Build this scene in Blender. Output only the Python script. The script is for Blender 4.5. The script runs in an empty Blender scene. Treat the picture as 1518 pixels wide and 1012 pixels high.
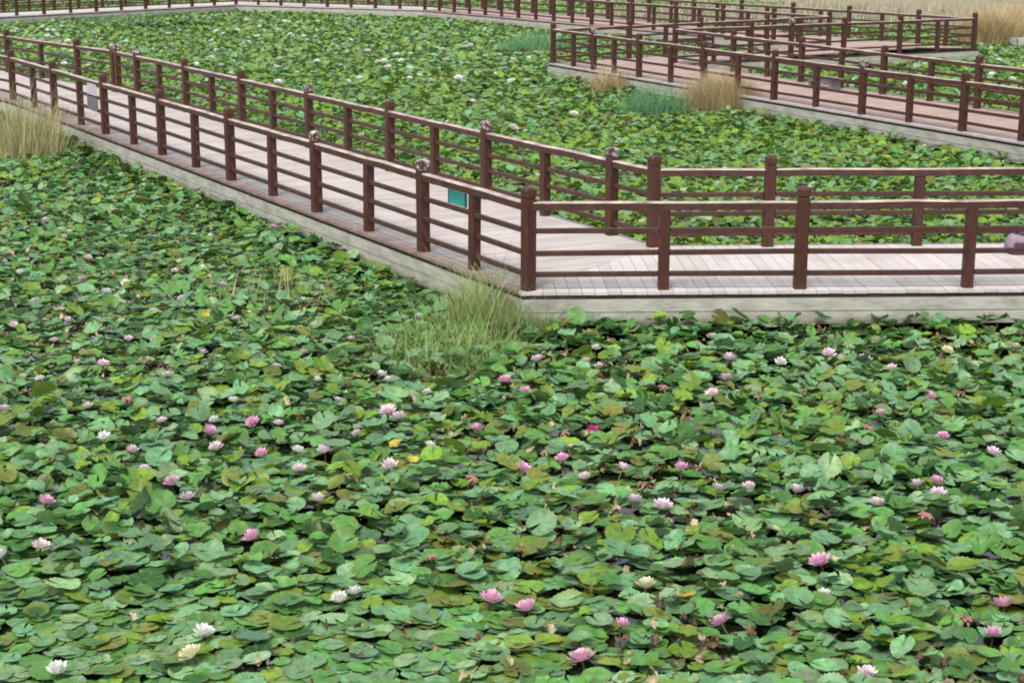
import bpy, bmesh, math, random
import numpy as np
from mathutils import Vector, Matrix
from mathutils.bvhtree import BVHTree

random.seed(11)
rng = np.random.default_rng(11)
sc = bpy.context.scene
COL = sc.collection

# ------------------------------------------------------------------ camera
F = 2515.0            # focal length in photo pixels (photo is 1518 x 1012)
PITCH = math.radians(13.8)
CAMZ = 3.95           # metres above the deck (deck top is z = 0)
WATER = -0.55
cp, sp = math.cos(PITCH), math.sin(PITCH)

def unproject(x, y, z=0.0):
    u, v = (x - 759) / F, (y - 506) / F
    d = Vector((u, cp - v * sp, -sp - v * cp))
    t = (z - CAMZ) / d.z
    return Vector((d.x * t, d.y * t, z))

def project(X, Y, Z):
    dz = Z - CAMZ
    zc = Y * cp - dz * sp
    yc = Y * sp + dz * cp
    return 759 + F * X / zc, 506 - F * yc / zc

cam = bpy.data.cameras.new('camera')
cam.sensor_width = 36.0
cam.lens = 36.0 * F / 1518
cam.clip_start, cam.clip_end = 0.1, 2000
camo = bpy.data.objects.new('camera', cam)
camo.location = (0, 0, CAMZ)
camo.rotation_euler = (math.pi / 2 - PITCH, 0, 0)
COL.objects.link(camo)
sc.camera = camo

# ------------------------------------------------------------------ light
w = bpy.data.worlds.new('World'); sc.world = w; w.use_nodes = True
nt = w.node_tree
bg = nt.nodes['Background']
sky = nt.nodes.new('ShaderNodeTexSky'); sky.sky_type = 'NISHITA'; sky.sun_disc = False
SUN_EL, SUN_AZ = math.radians(58), math.radians(200)
sky.sun_elevation, sky.sun_rotation = SUN_EL, SUN_AZ
sky.air_density, sky.dust_density, sky.ozone_density = 1.0, 1.2, 0.6
hs = nt.nodes.new('ShaderNodeHueSaturation'); hs.inputs['Saturation'].default_value = .28     # overcast: greyer than a clear sky
nt.links.new(sky.outputs[0], hs.inputs['Color']); nt.links.new(hs.outputs[0], bg.inputs[0]); bg.inputs[1].default_value = 0.13
sun = bpy.data.lights.new('sun', 'SUN'); sun.energy = 2.0; sun.angle = math.radians(20); sun.color = (1, .95, .88)
suno = bpy.data.objects.new('sun', sun); COL.objects.link(suno)
sd = Vector((math.sin(SUN_AZ) * math.cos(SUN_EL), math.cos(SUN_AZ) * math.cos(SUN_EL), math.sin(SUN_EL)))
suno.rotation_euler = sd.to_track_quat('Z', 'Y').to_euler(); suno.location = (0, -20, 40)
sc.view_settings.view_transform = 'Standard'; sc.view_settings.look = 'None'
sc.view_settings.exposure = 0.92; sc.view_settings.gamma = 1
sc.cycles.filter_width = 1.9
sc.cycles.max_bounces = 5; sc.cycles.diffuse_bounces = 4; sc.cycles.glossy_bounces = 2; sc.cycles.transmission_bounces = 2

# ------------------------------------------------------------------ helpers
def tag(o, label=None, cat=None, group=None, kind=None):
    if label: o['label'] = label
    if cat: o['category'] = cat
    if group: o['group'] = group
    if kind: o['kind'] = kind
    return o

def empty(name, loc=(0, 0, 0), rz=0):
    o = bpy.data.objects.new(name, None); COL.objects.link(o)
    o.location = loc; o.rotation_euler = (0, 0, rz); o.empty_display_size = .2
    return o

def link_bm(name, bm, mats, parent=None, smooth=False):
    me = bpy.data.meshes.new(name); bm.to_mesh(me); bm.free()
    for m in (mats if isinstance(mats, (list, tuple)) else [mats]): me.materials.append(m)
    if smooth:
        me.polygons.foreach_set('use_smooth', [True] * len(me.polygons))
    o = bpy.data.objects.new(name, me); COL.objects.link(o)
    if parent: o.parent = parent
    return o

def add_box(bm, c, size, rz=0, mi=0, bevel=0.0, M=None):
    r = bmesh.ops.create_cube(bm, size=1)
    vs = r['verts']
    bmesh.ops.scale(bm, vec=size, verts=vs)
    if bevel:
        es = list({e for v in vs for e in v.link_edges})
        rr = bmesh.ops.bevel(bm, geom=es, offset=bevel, segments=2, affect='EDGES', profile=.6)
        vs = list({v for f in rr['faces'] for v in f.verts} | {v for v in vs if v.is_valid})
    mat = Matrix.Translation(c) @ (M if M is not None else Matrix.Rotation(rz, 4, 'Z'))
    bmesh.ops.transform(bm, matrix=mat, verts=vs)
    if mi:
        for f in {f for v in vs for f in v.link_faces}: f.material_index = mi
    return vs

def mesh_np(name, V, polys_idx, poly_len, mats, attr=None, smooth=True, parent=None, mat_idx=None):
    me = bpy.data.meshes.new(name)
    me.vertices.add(len(V)); me.vertices.foreach_set('co', V.astype(np.float32).ravel())
    me.loops.add(len(polys_idx)); me.loops.foreach_set('vertex_index', polys_idx.astype(np.int32))
    me.polygons.add(len(poly_len))
    st = np.concatenate([[0], np.cumsum(poly_len)[:-1]]).astype(np.int32)
    me.polygons.foreach_set('loop_start', st)
    if smooth: me.polygons.foreach_set('use_smooth', np.ones(len(poly_len), bool))
    if attr:
        for k, (tp, arr) in attr.items():
            a = me.attributes.new(k, tp, 'POINT')
            a.data.foreach_set('color' if tp == 'FLOAT_COLOR' else 'vector', arr.astype(np.float32).ravel())
    for m in mats: me.materials.append(m)
    me.update(calc_edges=True); me.validate()
    o = bpy.data.objects.new(name, me); COL.objects.link(o)
    if parent: o.parent = parent
    return o

# value noise
_T = rng.random((128, 128))
def vnoise(x, y, s, off=0):
    x = np.asarray(x) / s + 37.3 + off * 11.7; y = np.asarray(y) / s + 51.9 + off * 7.3
    xi, yi = np.floor(x).astype(int), np.floor(y).astype(int)
    fx, fy = x - xi, y - yi
    fx = fx * fx * (3 - 2 * fx); fy = fy * fy * (3 - 2 * fy)
    g = lambda a, b: _T[a % 128, b % 128]
    return (g(xi, yi) * (1 - fx) + g(xi + 1, yi) * fx) * (1 - fy) + (g(xi, yi + 1) * (1 - fx) + g(xi + 1, yi + 1) * fx) * fy

# ------------------------------------------------------------------ materials
def new_mat(name):
    m = bpy.data.materials.new(name); m.use_nodes = True
    return m, m.node_tree, m.node_tree.nodes['Principled BSDF']

def N(nt, t, **kw):
    n = nt.nodes.new(t)
    for k, v in kw.items():
        if k.startswith('i_'): n.inputs[k[2:].replace('_', ' ')].default_value = v
        else: setattr(n, k, v)
    return n

def ramp(nt, fac, stops):
    r = nt.nodes.new('ShaderNodeValToRGB')
    while len(r.color_ramp.elements) < len(stops): r.color_ramp.elements.new(.5)
    for e, (p, c) in zip(r.color_ramp.elements, stops):
        e.position = p; e.color = (*c, 1) if len(c) == 3 else c
    nt.links.new(fac, r.inputs[0])
    return r.outputs[0]

def noise_mat(name, stops, scale=6, rough=.7, stretch=(1, 1, 1), bump=0.15, detail=6, spec=.4, bump_scale=None, coord='Object'):
    m, nt, b = new_mat(name)
    tc = N(nt, 'ShaderNodeTexCoord'); mp = N(nt, 'ShaderNodeMapping'); mp.inputs['Scale'].default_value = stretch
    if coord == 'World':
        g = N(nt, 'ShaderNodeNewGeometry'); nt.links.new(g.outputs['Position'], mp.inputs[0])
    else:
        nt.links.new(tc.outputs['Object'], mp.inputs[0])
    n = N(nt, 'ShaderNodeTexNoise'); n.inputs['Scale'].default_value = scale; n.inputs['Detail'].default_value = detail
    n.inputs['Roughness'].default_value = .65
    nt.links.new(mp.outputs[0], n.inputs[0])
    nt.links.new(ramp(nt, n.outputs[0], stops), b.inputs['Base Color'])
    b.inputs['Roughness'].default_value = rough; b.inputs['Specular IOR Level'].default_value = spec
    if bump:
        n2 = N(nt, 'ShaderNodeTexNoise'); n2.inputs['Scale'].default_value = bump_scale or scale * 4
        nt.links.new(mp.outputs[0], n2.inputs[0])
        bp = N(nt, 'ShaderNodeBump'); bp.inputs['Strength'].default_value = bump; bp.inputs['Distance'].default_value = .02
        nt.links.new(n2.outputs[0], bp.inputs['Height']); nt.links.new(bp.outputs[0], b.inputs['Normal'])
    return m

M_post = noise_mat('post_paint', [(.25, (.024, .008, .005)), (.5, (.056, .016, .010)), (.68, (.078, .025, .016)), (.82, (.13, .072, .055))], scale=5, rough=.55, stretch=(6, 6, 1), coord='World')
M_rail = noise_mat('rail_paint', [(.2, (.030, .012, .008)), (.5, (.056, .021, .014)), (.68, (.08, .034, .024)), (.82, (.15, .095, .075))], scale=6, rough=.6, coord='World')
M_railtop = noise_mat('pale_rail_top', [(.3, (.17, .115, .10)), (.5, (.38, .30, .265)), (.72, (.60, .52, .46))], scale=3.2, rough=.6, coord='World')  # paler tone for the upper faces of the handrails
M_drop = noise_mat('bird_dropping_white', [(.47, (.06, .024, .018)), (.54, (.25, .21, .20)), (.64, (.58, .55, .55))], scale=17, rough=.8, coord='World')
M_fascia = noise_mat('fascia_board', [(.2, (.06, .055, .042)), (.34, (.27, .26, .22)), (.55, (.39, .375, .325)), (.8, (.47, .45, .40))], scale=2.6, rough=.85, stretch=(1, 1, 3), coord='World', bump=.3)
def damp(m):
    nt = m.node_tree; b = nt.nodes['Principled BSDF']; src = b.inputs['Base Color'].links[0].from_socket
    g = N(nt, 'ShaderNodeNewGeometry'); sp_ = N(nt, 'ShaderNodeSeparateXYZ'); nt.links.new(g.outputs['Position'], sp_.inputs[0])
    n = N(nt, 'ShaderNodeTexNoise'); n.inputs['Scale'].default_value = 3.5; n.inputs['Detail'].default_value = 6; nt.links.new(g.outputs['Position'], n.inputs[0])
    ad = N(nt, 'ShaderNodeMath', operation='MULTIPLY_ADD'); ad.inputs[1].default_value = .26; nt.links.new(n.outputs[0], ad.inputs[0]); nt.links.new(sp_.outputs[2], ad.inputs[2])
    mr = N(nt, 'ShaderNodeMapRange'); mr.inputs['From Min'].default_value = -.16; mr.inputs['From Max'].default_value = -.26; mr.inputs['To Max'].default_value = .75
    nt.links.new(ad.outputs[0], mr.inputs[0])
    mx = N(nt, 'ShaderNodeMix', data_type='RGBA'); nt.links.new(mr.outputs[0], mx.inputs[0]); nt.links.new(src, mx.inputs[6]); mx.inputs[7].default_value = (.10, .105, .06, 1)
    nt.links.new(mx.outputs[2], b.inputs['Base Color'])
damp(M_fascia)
M_edge = noise_mat('dark_edge_brown', [(.3, (.014, .009, .008)), (.7, (.05, .03, .026))], scale=5, rough=.8, coord='World')  # dark brown of the strip recessed below the plank ends, and the stake cap
M_kerb = noise_mat('edge_plank_brown', [(.3, (.12, .078, .07)), (.7, (.27, .20, .18))], scale=4, rough=.8, coord='World')
M_kerbc = noise_mat('edge_plank_grey', [(.3, (.30, .26, .25)), (.7, (.46, .41, .40))], scale=4, rough=.8, coord='World')
M_pile = noise_mat('pile_timber', [(.3, (.03, .024, .02)), (.7, (.08, .065, .05))], scale=5, rough=.9)

def deck_mat(name, c0, c1, c2):
    m, nt, b = new_mat(name)
    at = N(nt, 'ShaderNodeAttribute', attribute_name='plank')
    g = N(nt, 'ShaderNodeNewGeometry')
    n = N(nt, 'ShaderNodeTexNoise'); n.inputs['Scale'].default_value = 1.3; n.inputs['Detail'].default_value = 8; n.inputs['Roughness'].default_value = .7
    nt.links.new(g.outputs['Position'], n.inputs[0])
    add = N(nt, 'ShaderNodeMath', operation='MULTIPLY_ADD'); add.inputs[1].default_value = .28
    nt.links.new(at.outputs['Fac'], add.inputs[0]); 
    sub = N(nt, 'ShaderNodeMath', operation='SUBTRACT'); sub.inputs[1].default_value = .12
    nt.links.new(n.outputs[0], sub.inputs[0]); nt.links.new(sub.outputs[0], add.inputs[2])
    st = N(nt, 'ShaderNodeTexNoise'); st.inputs['Scale'].default_value = .55; st.inputs['Detail'].default_value = 7; st.inputs['Roughness'].default_value = .72
    nt.links.new(g.outputs['Position'], st.inputs[0])
    sr = N(nt, 'ShaderNodeMapRange'); sr.inputs['From Min'].default_value = .52; sr.inputs['From Max'].default_value = .72; sr.inputs['To Max'].default_value = .55
    nt.links.new(st.outputs[0], sr.inputs[0])
    sx = N(nt, 'ShaderNodeMix', data_type='RGBA'); nt.links.new(sr.outputs[0], sx.inputs[0])
    nt.links.new(ramp(nt, add.outputs[0], [(.15, c0), (.5, c1), (.85, c2)]), sx.inputs[6]); sx.inputs[7].default_value = (.30, .26, .21, 1)
    nt.links.new(sx.outputs[2], b.inputs['Base Color'])
    n2 = N(nt, 'ShaderNodeTexNoise'); n2.inputs['Scale'].default_value = 40; nt.links.new(g.outputs['Position'], n2.inputs[0])
    bp = N(nt, 'ShaderNodeBump'); bp.inputs['Strength'].default_value = .2; bp.inputs['Distance'].default_value = .01
    nt.links.new(n2.outputs[0], bp.inputs['Height']); nt.links.new(bp.outputs[0], b.inputs['Normal'])
    b.inputs['Roughness'].default_value = .75
    return m
M_deckA = deck_mat('pale_deck_planks', (.36, .31, .295), (.485, .435, .418), (.55, .505, .488))
M_deckL = deck_mat('weathered_grey_planks', (.31, .262, .245), (.425, .377, .357), (.49, .445, .425))
M_deckC = deck_mat('pink_deck_planks', (.235, .155, .135), (.35, .245, .215), (.425, .315, .28))

def leaf_mat():
    m, nt, b = new_mat('lily_leaf')
    at = N(nt, 'ShaderNodeAttribute', attribute_name='Col')
    lf = N(nt, 'ShaderNodeAttribute', attribute_name='leaf')
    sep = N(nt, 'ShaderNodeSeparateXYZ'); nt.links.new(lf.outputs['Vector'], sep.inputs[0])
    ang = N(nt, 'ShaderNodeMath', operation='ARCTAN2'); nt.links.new(sep.outputs[1], ang.inputs[0]); nt.links.new(sep.outputs[0], ang.inputs[1])
    ml = N(nt, 'ShaderNodeMath', operation='MULTIPLY'); ml.inputs[1].default_value = 9; nt.links.new(ang.outputs[0], ml.inputs[0])
    cs = N(nt, 'ShaderNodeMath', operation='COSINE'); nt.links.new(ml.outputs[0], cs.inputs[0])
    pw = N(nt, 'ShaderNodeMapRange'); pw.inputs['From Min'].default_value = .82; pw.inputs['From Max'].default_value = 1
    nt.links.new(cs.outputs[0], pw.inputs[0])
    vm = N(nt, 'ShaderNodeMath', operation='MULTIPLY'); vm.inputs[1].default_value = .28; nt.links.new(pw.outputs[0], vm.inputs[0])
    g = N(nt, 'ShaderNodeNewGeometry')
    n = N(nt, 'ShaderNodeTexNoise'); n.inputs['Scale'].default_value = 22; n.inputs['Detail'].default_value = 4
    nt.links.new(g.outputs['Position'], n.inputs[0])
    mr = N(nt, 'ShaderNodeMapRange'); mr.inputs['From Min'].default_value = .3; mr.inputs['From Max'].default_value = .7
    mr.inputs['To Min'].default_value = .72; mr.inputs['To Max'].default_value = 1.3
    nt.links.new(n.outputs[0], mr.inputs[0])
    mul = N(nt, 'ShaderNodeVectorMath', operation='SCALE'); nt.links.new(at.outputs['Color'], mul.inputs[0]); nt.links.new(mr.outputs[0], mul.inputs['Scale'])
    mx = N(nt, 'ShaderNodeMix', data_type='RGBA'); nt.links.new(vm.outputs[0], mx.inputs[0])
    ln = N(nt, 'ShaderNodeVectorMath', operation='LENGTH'); nt.links.new(lf.outputs['Vector'], ln.inputs[0])
    rm = N(nt, 'ShaderNodeMapRange'); rm.inputs['From Min'].default_value = .5; rm.inputs['From Max'].default_value = 1.05; nt.links.new(ln.outputs['Value'], rm.inputs[0])
    rf = N(nt, 'ShaderNodeMath', operation='MULTIPLY'); nt.links.new(rm.outputs[0], rf.inputs[0]); nt.links.new(at.outputs['Alpha'], rf.inputs[1])
    rx = N(nt, 'ShaderNodeMix', data_type='RGBA'); nt.links.new(rf.outputs[0], rx.inputs[0]); nt.links.new(mul.outputs[0], rx.inputs[6]); rx.inputs[7].default_value = (.18, .22, .03, 1)
    nt.links.new(rx.outputs[2], mx.inputs[6]); mx.inputs[7].default_value = (.19, .27, .12, 1)
    # underside: duller, more olive-brown
    un = N(nt, 'ShaderNodeMix', data_type='RGBA'); nt.links.new(g.outputs['Backfacing'], un.inputs[0])
    nt.links.new(mx.outputs[2], un.inputs[6])
    um = N(nt, 'ShaderNodeMix', data_type='RGBA'); um.inputs[0].default_value = .6
    nt.links.new(mul.outputs[0], um.inputs[6]); um.inputs[7].default_value = (.10, .105, .035, 1)
    nt.links.new(um.outputs[2], un.inputs[7])
    nt.links.new(un.outputs[2], b.inputs['Base Color'])
    b.inputs['Roughness'].default_value = .45; b.inputs['Specular IOR Level'].default_value = .36
    bp = N(nt, 'ShaderNodeBump'); bp.inputs['Strength'].default_value = .35; bp.inputs['Distance'].default_value = .006
    sm = N(nt, 'ShaderNodeMath', operation='ADD'); nt.links.new(n.outputs[0], sm.inputs[0]); nt.links.new(vm.outputs[0], sm.inputs[1])
    nt.links.new(sm.outputs[0], bp.inputs['Height']); nt.links.new(bp.outputs[0], b.inputs['Normal'])
    tr = N(nt, 'ShaderNodeBsdfTranslucent'); nt.links.new(mul.outputs[0], tr.inputs[0])
    ms = N(nt, 'ShaderNodeMixShader'); ms.inputs[0].default_value = .24
    nt.links.new(b.outputs[0], ms.inputs[1]); nt.links.new(tr.outputs[0], ms.inputs[2])
    nt.links.new(ms.outputs[0], nt.nodes['Material Output'].inputs[0])
    return m
M_leaf = leaf_mat()

def blade_mat():
    m, nt, b = new_mat('grass_blade')
    at = N(nt, 'ShaderNodeAttribute', attribute_name='Col'); nt.links.new(at.outputs['Color'], b.inputs['Base Color'])
    b.inputs['Roughness'].default_value = .6
    tr = N(nt, 'ShaderNodeBsdfTranslucent'); nt.links.new(at.outputs['Color'], tr.inputs[0])
    ms = N(nt, 'ShaderNodeMixShader'); ms.inputs[0].default_value = .25
    nt.links.new(b.outputs[0], ms.inputs[1]); nt.links.new(tr.outputs[0], ms.inputs[2])
    nt.links.new(ms.outputs[0], nt.nodes['Material Output'].inputs[0])
    return m
M_blade = blade_mat()

def petal_mat(name, c):
    m, nt, b = new_mat(name)
    g = N(nt, 'ShaderNodeNewGeometry'); n = N(nt, 'ShaderNodeTexNoise'); n.inputs['Scale'].default_value = 30
    nt.links.new(g.outputs['Position'], n.inputs[0])
    d = tuple(x * .78 for x in c)
    nt.links.new(ramp(nt, n.outputs[0], [(.35, d), (.6, c)]), b.inputs['Base Color'])
    b.inputs['Roughness'].default_value = .5; b.inputs['Subsurface Weight'].default_value = 0
    tr = N(nt, 'ShaderNodeBsdfTranslucent'); tr.inputs[0].default_value = (*c, 1)
    ms = N(nt, 'ShaderNodeMixShader'); ms.inputs[0].default_value = .25
    nt.links.new(b.outputs[0], ms.inputs[1]); nt.links.new(tr.outputs[0], ms.inputs[2])
    nt.links.new(ms.outputs[0], nt.nodes['Material Output'].inputs[0])
    return m
PET = {'P': petal_mat('pink_petal', (.82, .47, .64)), 'L': petal_mat('pale_pink_petal', (.82, .67, .73)),
       'W': petal_mat('white_petal', (.82, .82, .78)), 'Y': petal_mat('cream_petal', (.82, .80, .52)),
       'M': petal_mat('magenta_petal', (.55, .05, .25)), 'T': petal_mat('withered_petal', (.45, .21, .18))}
M_stamen = noise_mat('yellow_stamens', [(.3, (.55, .33, .03)), (.7, (.75, .55, .08))], scale=60, rough=.7, coord='World')
M_stem = noise_mat('flower_stem', [(.3, (.05, .07, .02)), (.7, (.09, .06, .03))], scale=20, rough=.6)

# ------------------------------------------------------------------ setting: water and ground
def water_mat():
    m, nt, b = new_mat('pond_water')
    g = N(nt, 'ShaderNodeNewGeometry'); n = N(nt, 'ShaderNodeTexNoise'); n.inputs['Scale'].default_value = .8
    nt.links.new(g.outputs['Position'], n.inputs[0])
    nt.links.new(ramp(nt, n.outputs[0], [(.35, (.006, .008, .006)), (.7, (.018, .02, .013))]), b.inputs['Base Color'])
    b.inputs['Roughness'].default_value = .06
    n2 = N(nt, 'ShaderNodeTexNoise'); n2.inputs['Scale'].default_value = 7; nt.links.new(g.outputs['Position'], n2.inputs[0])
    bp = N(nt, 'ShaderNodeBump'); bp.inputs['Strength'].default_value = .05; bp.inputs['Distance'].default_value = .02
    nt.links.new(n2.outputs[0], bp.inputs['Height']); nt.links.new(bp.outputs[0], b.inputs['Normal'])
    return m
bm = bmesh.new()
bmesh.ops.create_grid(bm, x_segments=1, y_segments=1, size=1)
bmesh.ops.scale(bm, vec=(75, 70, 1), verts=bm.verts[:]); bmesh.ops.translate(bm, vec=(0, 57, WATER), verts=bm.verts[:])
o = link_bm('pond_water', bm, water_mat()); tag(o, kind='structure')

M_ground = noise_mat('dry_bank_soil', [(.3, (.16, .13, .08)), (.5, (.24, .20, .13)), (.68, (.17, .18, .085))], scale=.35, rough=.95, coord='World', bump=.4, bump_scale=6)
def ground_h(x, y):
    # pond basin, then banks
    d = 1e9
    f = lambda v, a, b: max(0., min(1., (v - a) / (b - a)))
    k = max(f(abs(x), 66, 74), f(y, 100, 106), f(-y, 3, 9))
    # east bank with reeds behind the zigzag
    e = f((x - 21.5) + .25 * (y - 60), 0, 2.5) * f(y, 62, 65)
    k = max(k, e)
    return -1.3 + k * (1.1 + .35 * float(vnoise(x, y, 6, 3)))
bm = bmesh.new()
xs = [-900, -400, -180, -100] + [x for x in range(-80, 81, 2)] + [100, 180, 400, 900]
ys = [-700, -300, -120, -40] + [y for y in range(-14, 126, 2)] + [150, 220, 420, 1200]
grid = [[bm.verts.new((x, y, ground_h(x, y))) for x in xs] for y in ys]
for j in range(len(ys) - 1):
    for i in range(len(xs) - 1):
        bm.faces.new((grid[j][i], grid[j][i + 1], grid[j + 1][i + 1], grid[j + 1][i]))
o = link_bm('ground', bm, M_ground, smooth=True); tag(o, kind='structure')

# ------------------------------------------------------------------ walkway layout (world plan from the photo's deck line)
def P2(x, y):
    v = unproject(x, y, 0); return np.array((v.x, v.y))
def unit(a): return a / np.linalg.norm(a)
def perp(d): return np.array((-d[1], d[0]))     # left of heading
W = 2.67

# main walkway: outer (near) rail polyline and inner (far) rail polyline, left to right
cornF = P2(783, 430)
dA = unit(P2(157, 199) - cornF)
cornB = P2(968, 366)
dB = unit(P2(1433, 425.5) - cornF)
# bends at the far left end
bendB = cornB + dA * 23.2
dL = unit(np.array((-.60, .80)))
pA = -perp(dA)        # from near rail to far rail
bendF = cornF + dA * (np.dot(bendB - cornF, dA) - .6)
endF = bendF + dL * 16; endB = bendB + dL * 16
rightF = cornF + dB * 12.5; rightB = cornB + dB * 11.0

# zigzag walkway
K820 = P2(820, 94); K1000 = P2(1000, 93.5); K1443 = P2(1443, 72)
dC = unit(P2(1425, 195) - K820)
C_fEnd = K820 + dC * 34
dCb = unit(P2(1448, 161) - K1000)
C_bEnd = K1000 + dCb * 32
K1228 = P2(1228, 68.5)
G630 = P2(630, 15); G350 = P2(350, 7); G0 = P2(-60, 28)
dG2 = unit(G630 - K1228)
# far (back) rails of G
def off(p, d1, d2, wd):
    n1, n2 = perp(d1), perp(d2)
    b = unit(n1 + n2); return p + b * wd / max(.3, np.dot(b, n1))
dG1b = unit(G630 - G350); dG1a = unit(G350 - G0)
G630b = off(G630, dG1b, -dG2, W); G350b = off(G350, dG1a, dG1b, W); G0b = G0 + perp(dG1a) * W

def wall_x(P, d, x):      # distance along P + d t at which the pixel column is x (deck height)
    # x = 759 + F X/(Y cp + CAMZ sp)
    k = (x - 759) / F
    return (k * (P[1] * cp + CAMZ * sp) - P[0]) / (d[0] - k * d[1] * cp)

# ------------------------------------------------------------------ decks
POLYS = []                # footprint quads (for keeping plants out)
EDGE = .13
def deck_segment(parent, o0, o1, i0, i1, mat, clip0, clip1, ext0=0, ext1=0):
    """planks between outer rail o0->o1 and inner rail i0->i1; clip planes are (point a, point b) in plan"""
    d = unit(o1 - o0); n = perp(d)
    s = np.sign(np.dot(i0 - o0, n)); n = n * s
    wd = np.dot(i0 - o0, n)
    L0 = min(0, np.dot(i0 - o0, d)) - 1.0; L1 = max(np.dot(o1 - o0, d), np.dot(i1 - o0, d)) + 1.0
    bm = bmesh.new(); lay = bm.verts.layers.float.new('plank')
    pitch = .145; t = L0
    ang = math.atan2(d[1], d[0])
    while t < L1:
        c = o0 + d * (t + pitch / 2) + n * wd / 2
        vs = add_box(bm, (c[0], c[1], -.0175 + random.uniform(-.002, .002)), (pitch - .0055, wd + 2 * EDGE + random.uniform(-.012, .012), .035), ang)
        r = random.random()
        for v in vs: v[lay] = r
        t += pitch
    mid = (o0 + o1 + i0 + i1) / 4
    for a, b in (clip0, clip1):
        if a is None: continue
        q = b - a; nn = np.array((-q[1], q[0])); nn = nn / np.linalg.norm(nn)
        if np.dot(mid - a, nn) > 0: nn = -nn
        bmesh.ops.bisect_plane(bm, geom=bm.verts[:] + bm.edges[:] + bm.faces[:], plane_co=(a[0] - nn[0] * .002, a[1] - nn[1] * .002, 0), plane_no=(nn[0], nn[1], 0), clear_outer=True)
    link_bm('deck', bm, mat, parent)
    POLYS.append(np.array([o0, o1, i1, i0]))

def side_boards(parent, pts, outward_side, fascia_h=.30, plank=None, pts_plank=None):
    """dark edge strip and pale two-board fascia along a rail polyline; outward_side +1 left of heading, -1 right"""
    def ppts(pts):
      offs = []
      for k, p in enumerate(pts):
          d1 = unit(pts[k] - pts[k - 1]) if k else unit(pts[1] - pts[0])
          d2 = unit(pts[k + 1] - pts[k]) if k < len(pts) - 1 else d1
          n1, n2 = perp(d1) * outward_side, perp(d2) * outward_side
          b = unit(n1 + n2); offs.append((p, b / max(.35, np.dot(b, n1))))
      return offs
    offs = ppts(pts)
    def strip(name, o_out, thick, z0, z1, mat):
        bm = bmesh.new(); prev = None
        for p, b in offs:
            a, c = p + b * o_out, p + b * (o_out - thick)
            ring = [bm.verts.new((a[0], a[1], z0)), bm.verts.new((a[0], a[1], z1)), bm.verts.new((c[0], c[1], z1)), bm.verts.new((c[0], c[1], z0))]
            if prev:
                for q in range(4): bm.faces.new((prev[q], prev[(q + 1) % 4], ring[(q + 1) % 4], ring[q]))
            else: bm.faces.new(ring)
            prev = ring
        bm.faces.new(prev[::-1])
        bmesh.ops.recalc_face_normals(bm, faces=bm.faces[:])
        link_bm(name, bm, mat, parent)
    if plank is not None:
        full, offs = offs, ppts(pts_plank)
        strip('edge_plank', EDGE + .012, .165, -.03, .006, plank); offs = full
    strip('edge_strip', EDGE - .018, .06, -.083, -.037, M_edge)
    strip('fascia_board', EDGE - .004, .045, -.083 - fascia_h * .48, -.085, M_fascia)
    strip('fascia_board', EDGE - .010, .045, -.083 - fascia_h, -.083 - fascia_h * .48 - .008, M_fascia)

def piles(parent, a, b, n, side):
    d = unit(b - a); L = np.linalg.norm(b - a)
    for k in range(n):
        c = a + d * L * (k + .5) / n + perp(d) * side * .25
        bm = bmesh.new(); add_box(bm, (c[0], c[1], -.74), (.16, .16, 1.2), math.atan2(d[1], d[0]), bevel=.01)
        link_bm('pile', bm, M_pile, parent)

mainw = empty('boardwalk', (0, 0, 0)); tag(mainw, 'pale planked boardwalk turning a corner across the middle of the pond', 'boardwalk')
deck_segment(mainw, cornF, bendF, cornB, bendB, M_deckL, (cornF, cornB), (bendF, bendB))
deck_segment(mainw, cornF, rightF, cornB, rightB, M_deckA, (cornF, cornB), (None, None))
deck_segment(mainw, bendF, endF, bendB, endB, M_deckL, (bendF, bendB), (None, None))
side_boards(mainw, [endF, bendF, cornF, rightF], -1, plank=M_kerb, pts_plank=[endF, bendF, cornF])
side_boards(mainw, [endB, bendB, cornB, rightB], 1)
piles(mainw, cornF, rightF, 4, 1); piles(mainw, cornF, bendF, 8, -1); piles(mainw, cornB, rightB, 4, -1); piles(mainw, cornB, bendB, 8, 1)

zig = empty('boardwalk', (0, 0, 0)); tag(zig, 'pinkish boardwalk zigzagging across the far side of the pond', 'boardwalk')
deck_segment(zig, K820, C_fEnd, K1000, C_bEnd, M_deckC, (K820, K1000), (None, None))
deck_segment(zig, K820, K1228, K1000, K1443, M_deckC, (K820, K1000), (K1228, K1443))
deck_segment(zig, K1228, G630, K1443, G630b, M_deckC, (K1228, K1443), (G630, G630b))
deck_segment(zig, G350, G630, G350b, G630b, M_deckA, (G350, G350b), (G630, G630b))
deck_segment(zig, G0, G350, G0b, G350b, M_deckA, (None, None), (G350, G350b))
side_boards(zig, [G0, G350, G630, K1228, K820, C_fEnd], -1, plank=M_kerbc, pts_plank=[K820, C_fEnd])
side_boards(zig, [G0b, G350b, G630b, K1443, K1000, C_bEnd], 1)
for a, b, s in ((K820, C_fEnd, 1), (K1000, K1443, 1), (G630, K1228, 1), (G350, G630, 1), (G0, G350, 1)):
    piles(zig, a, b, 6, s)

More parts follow.
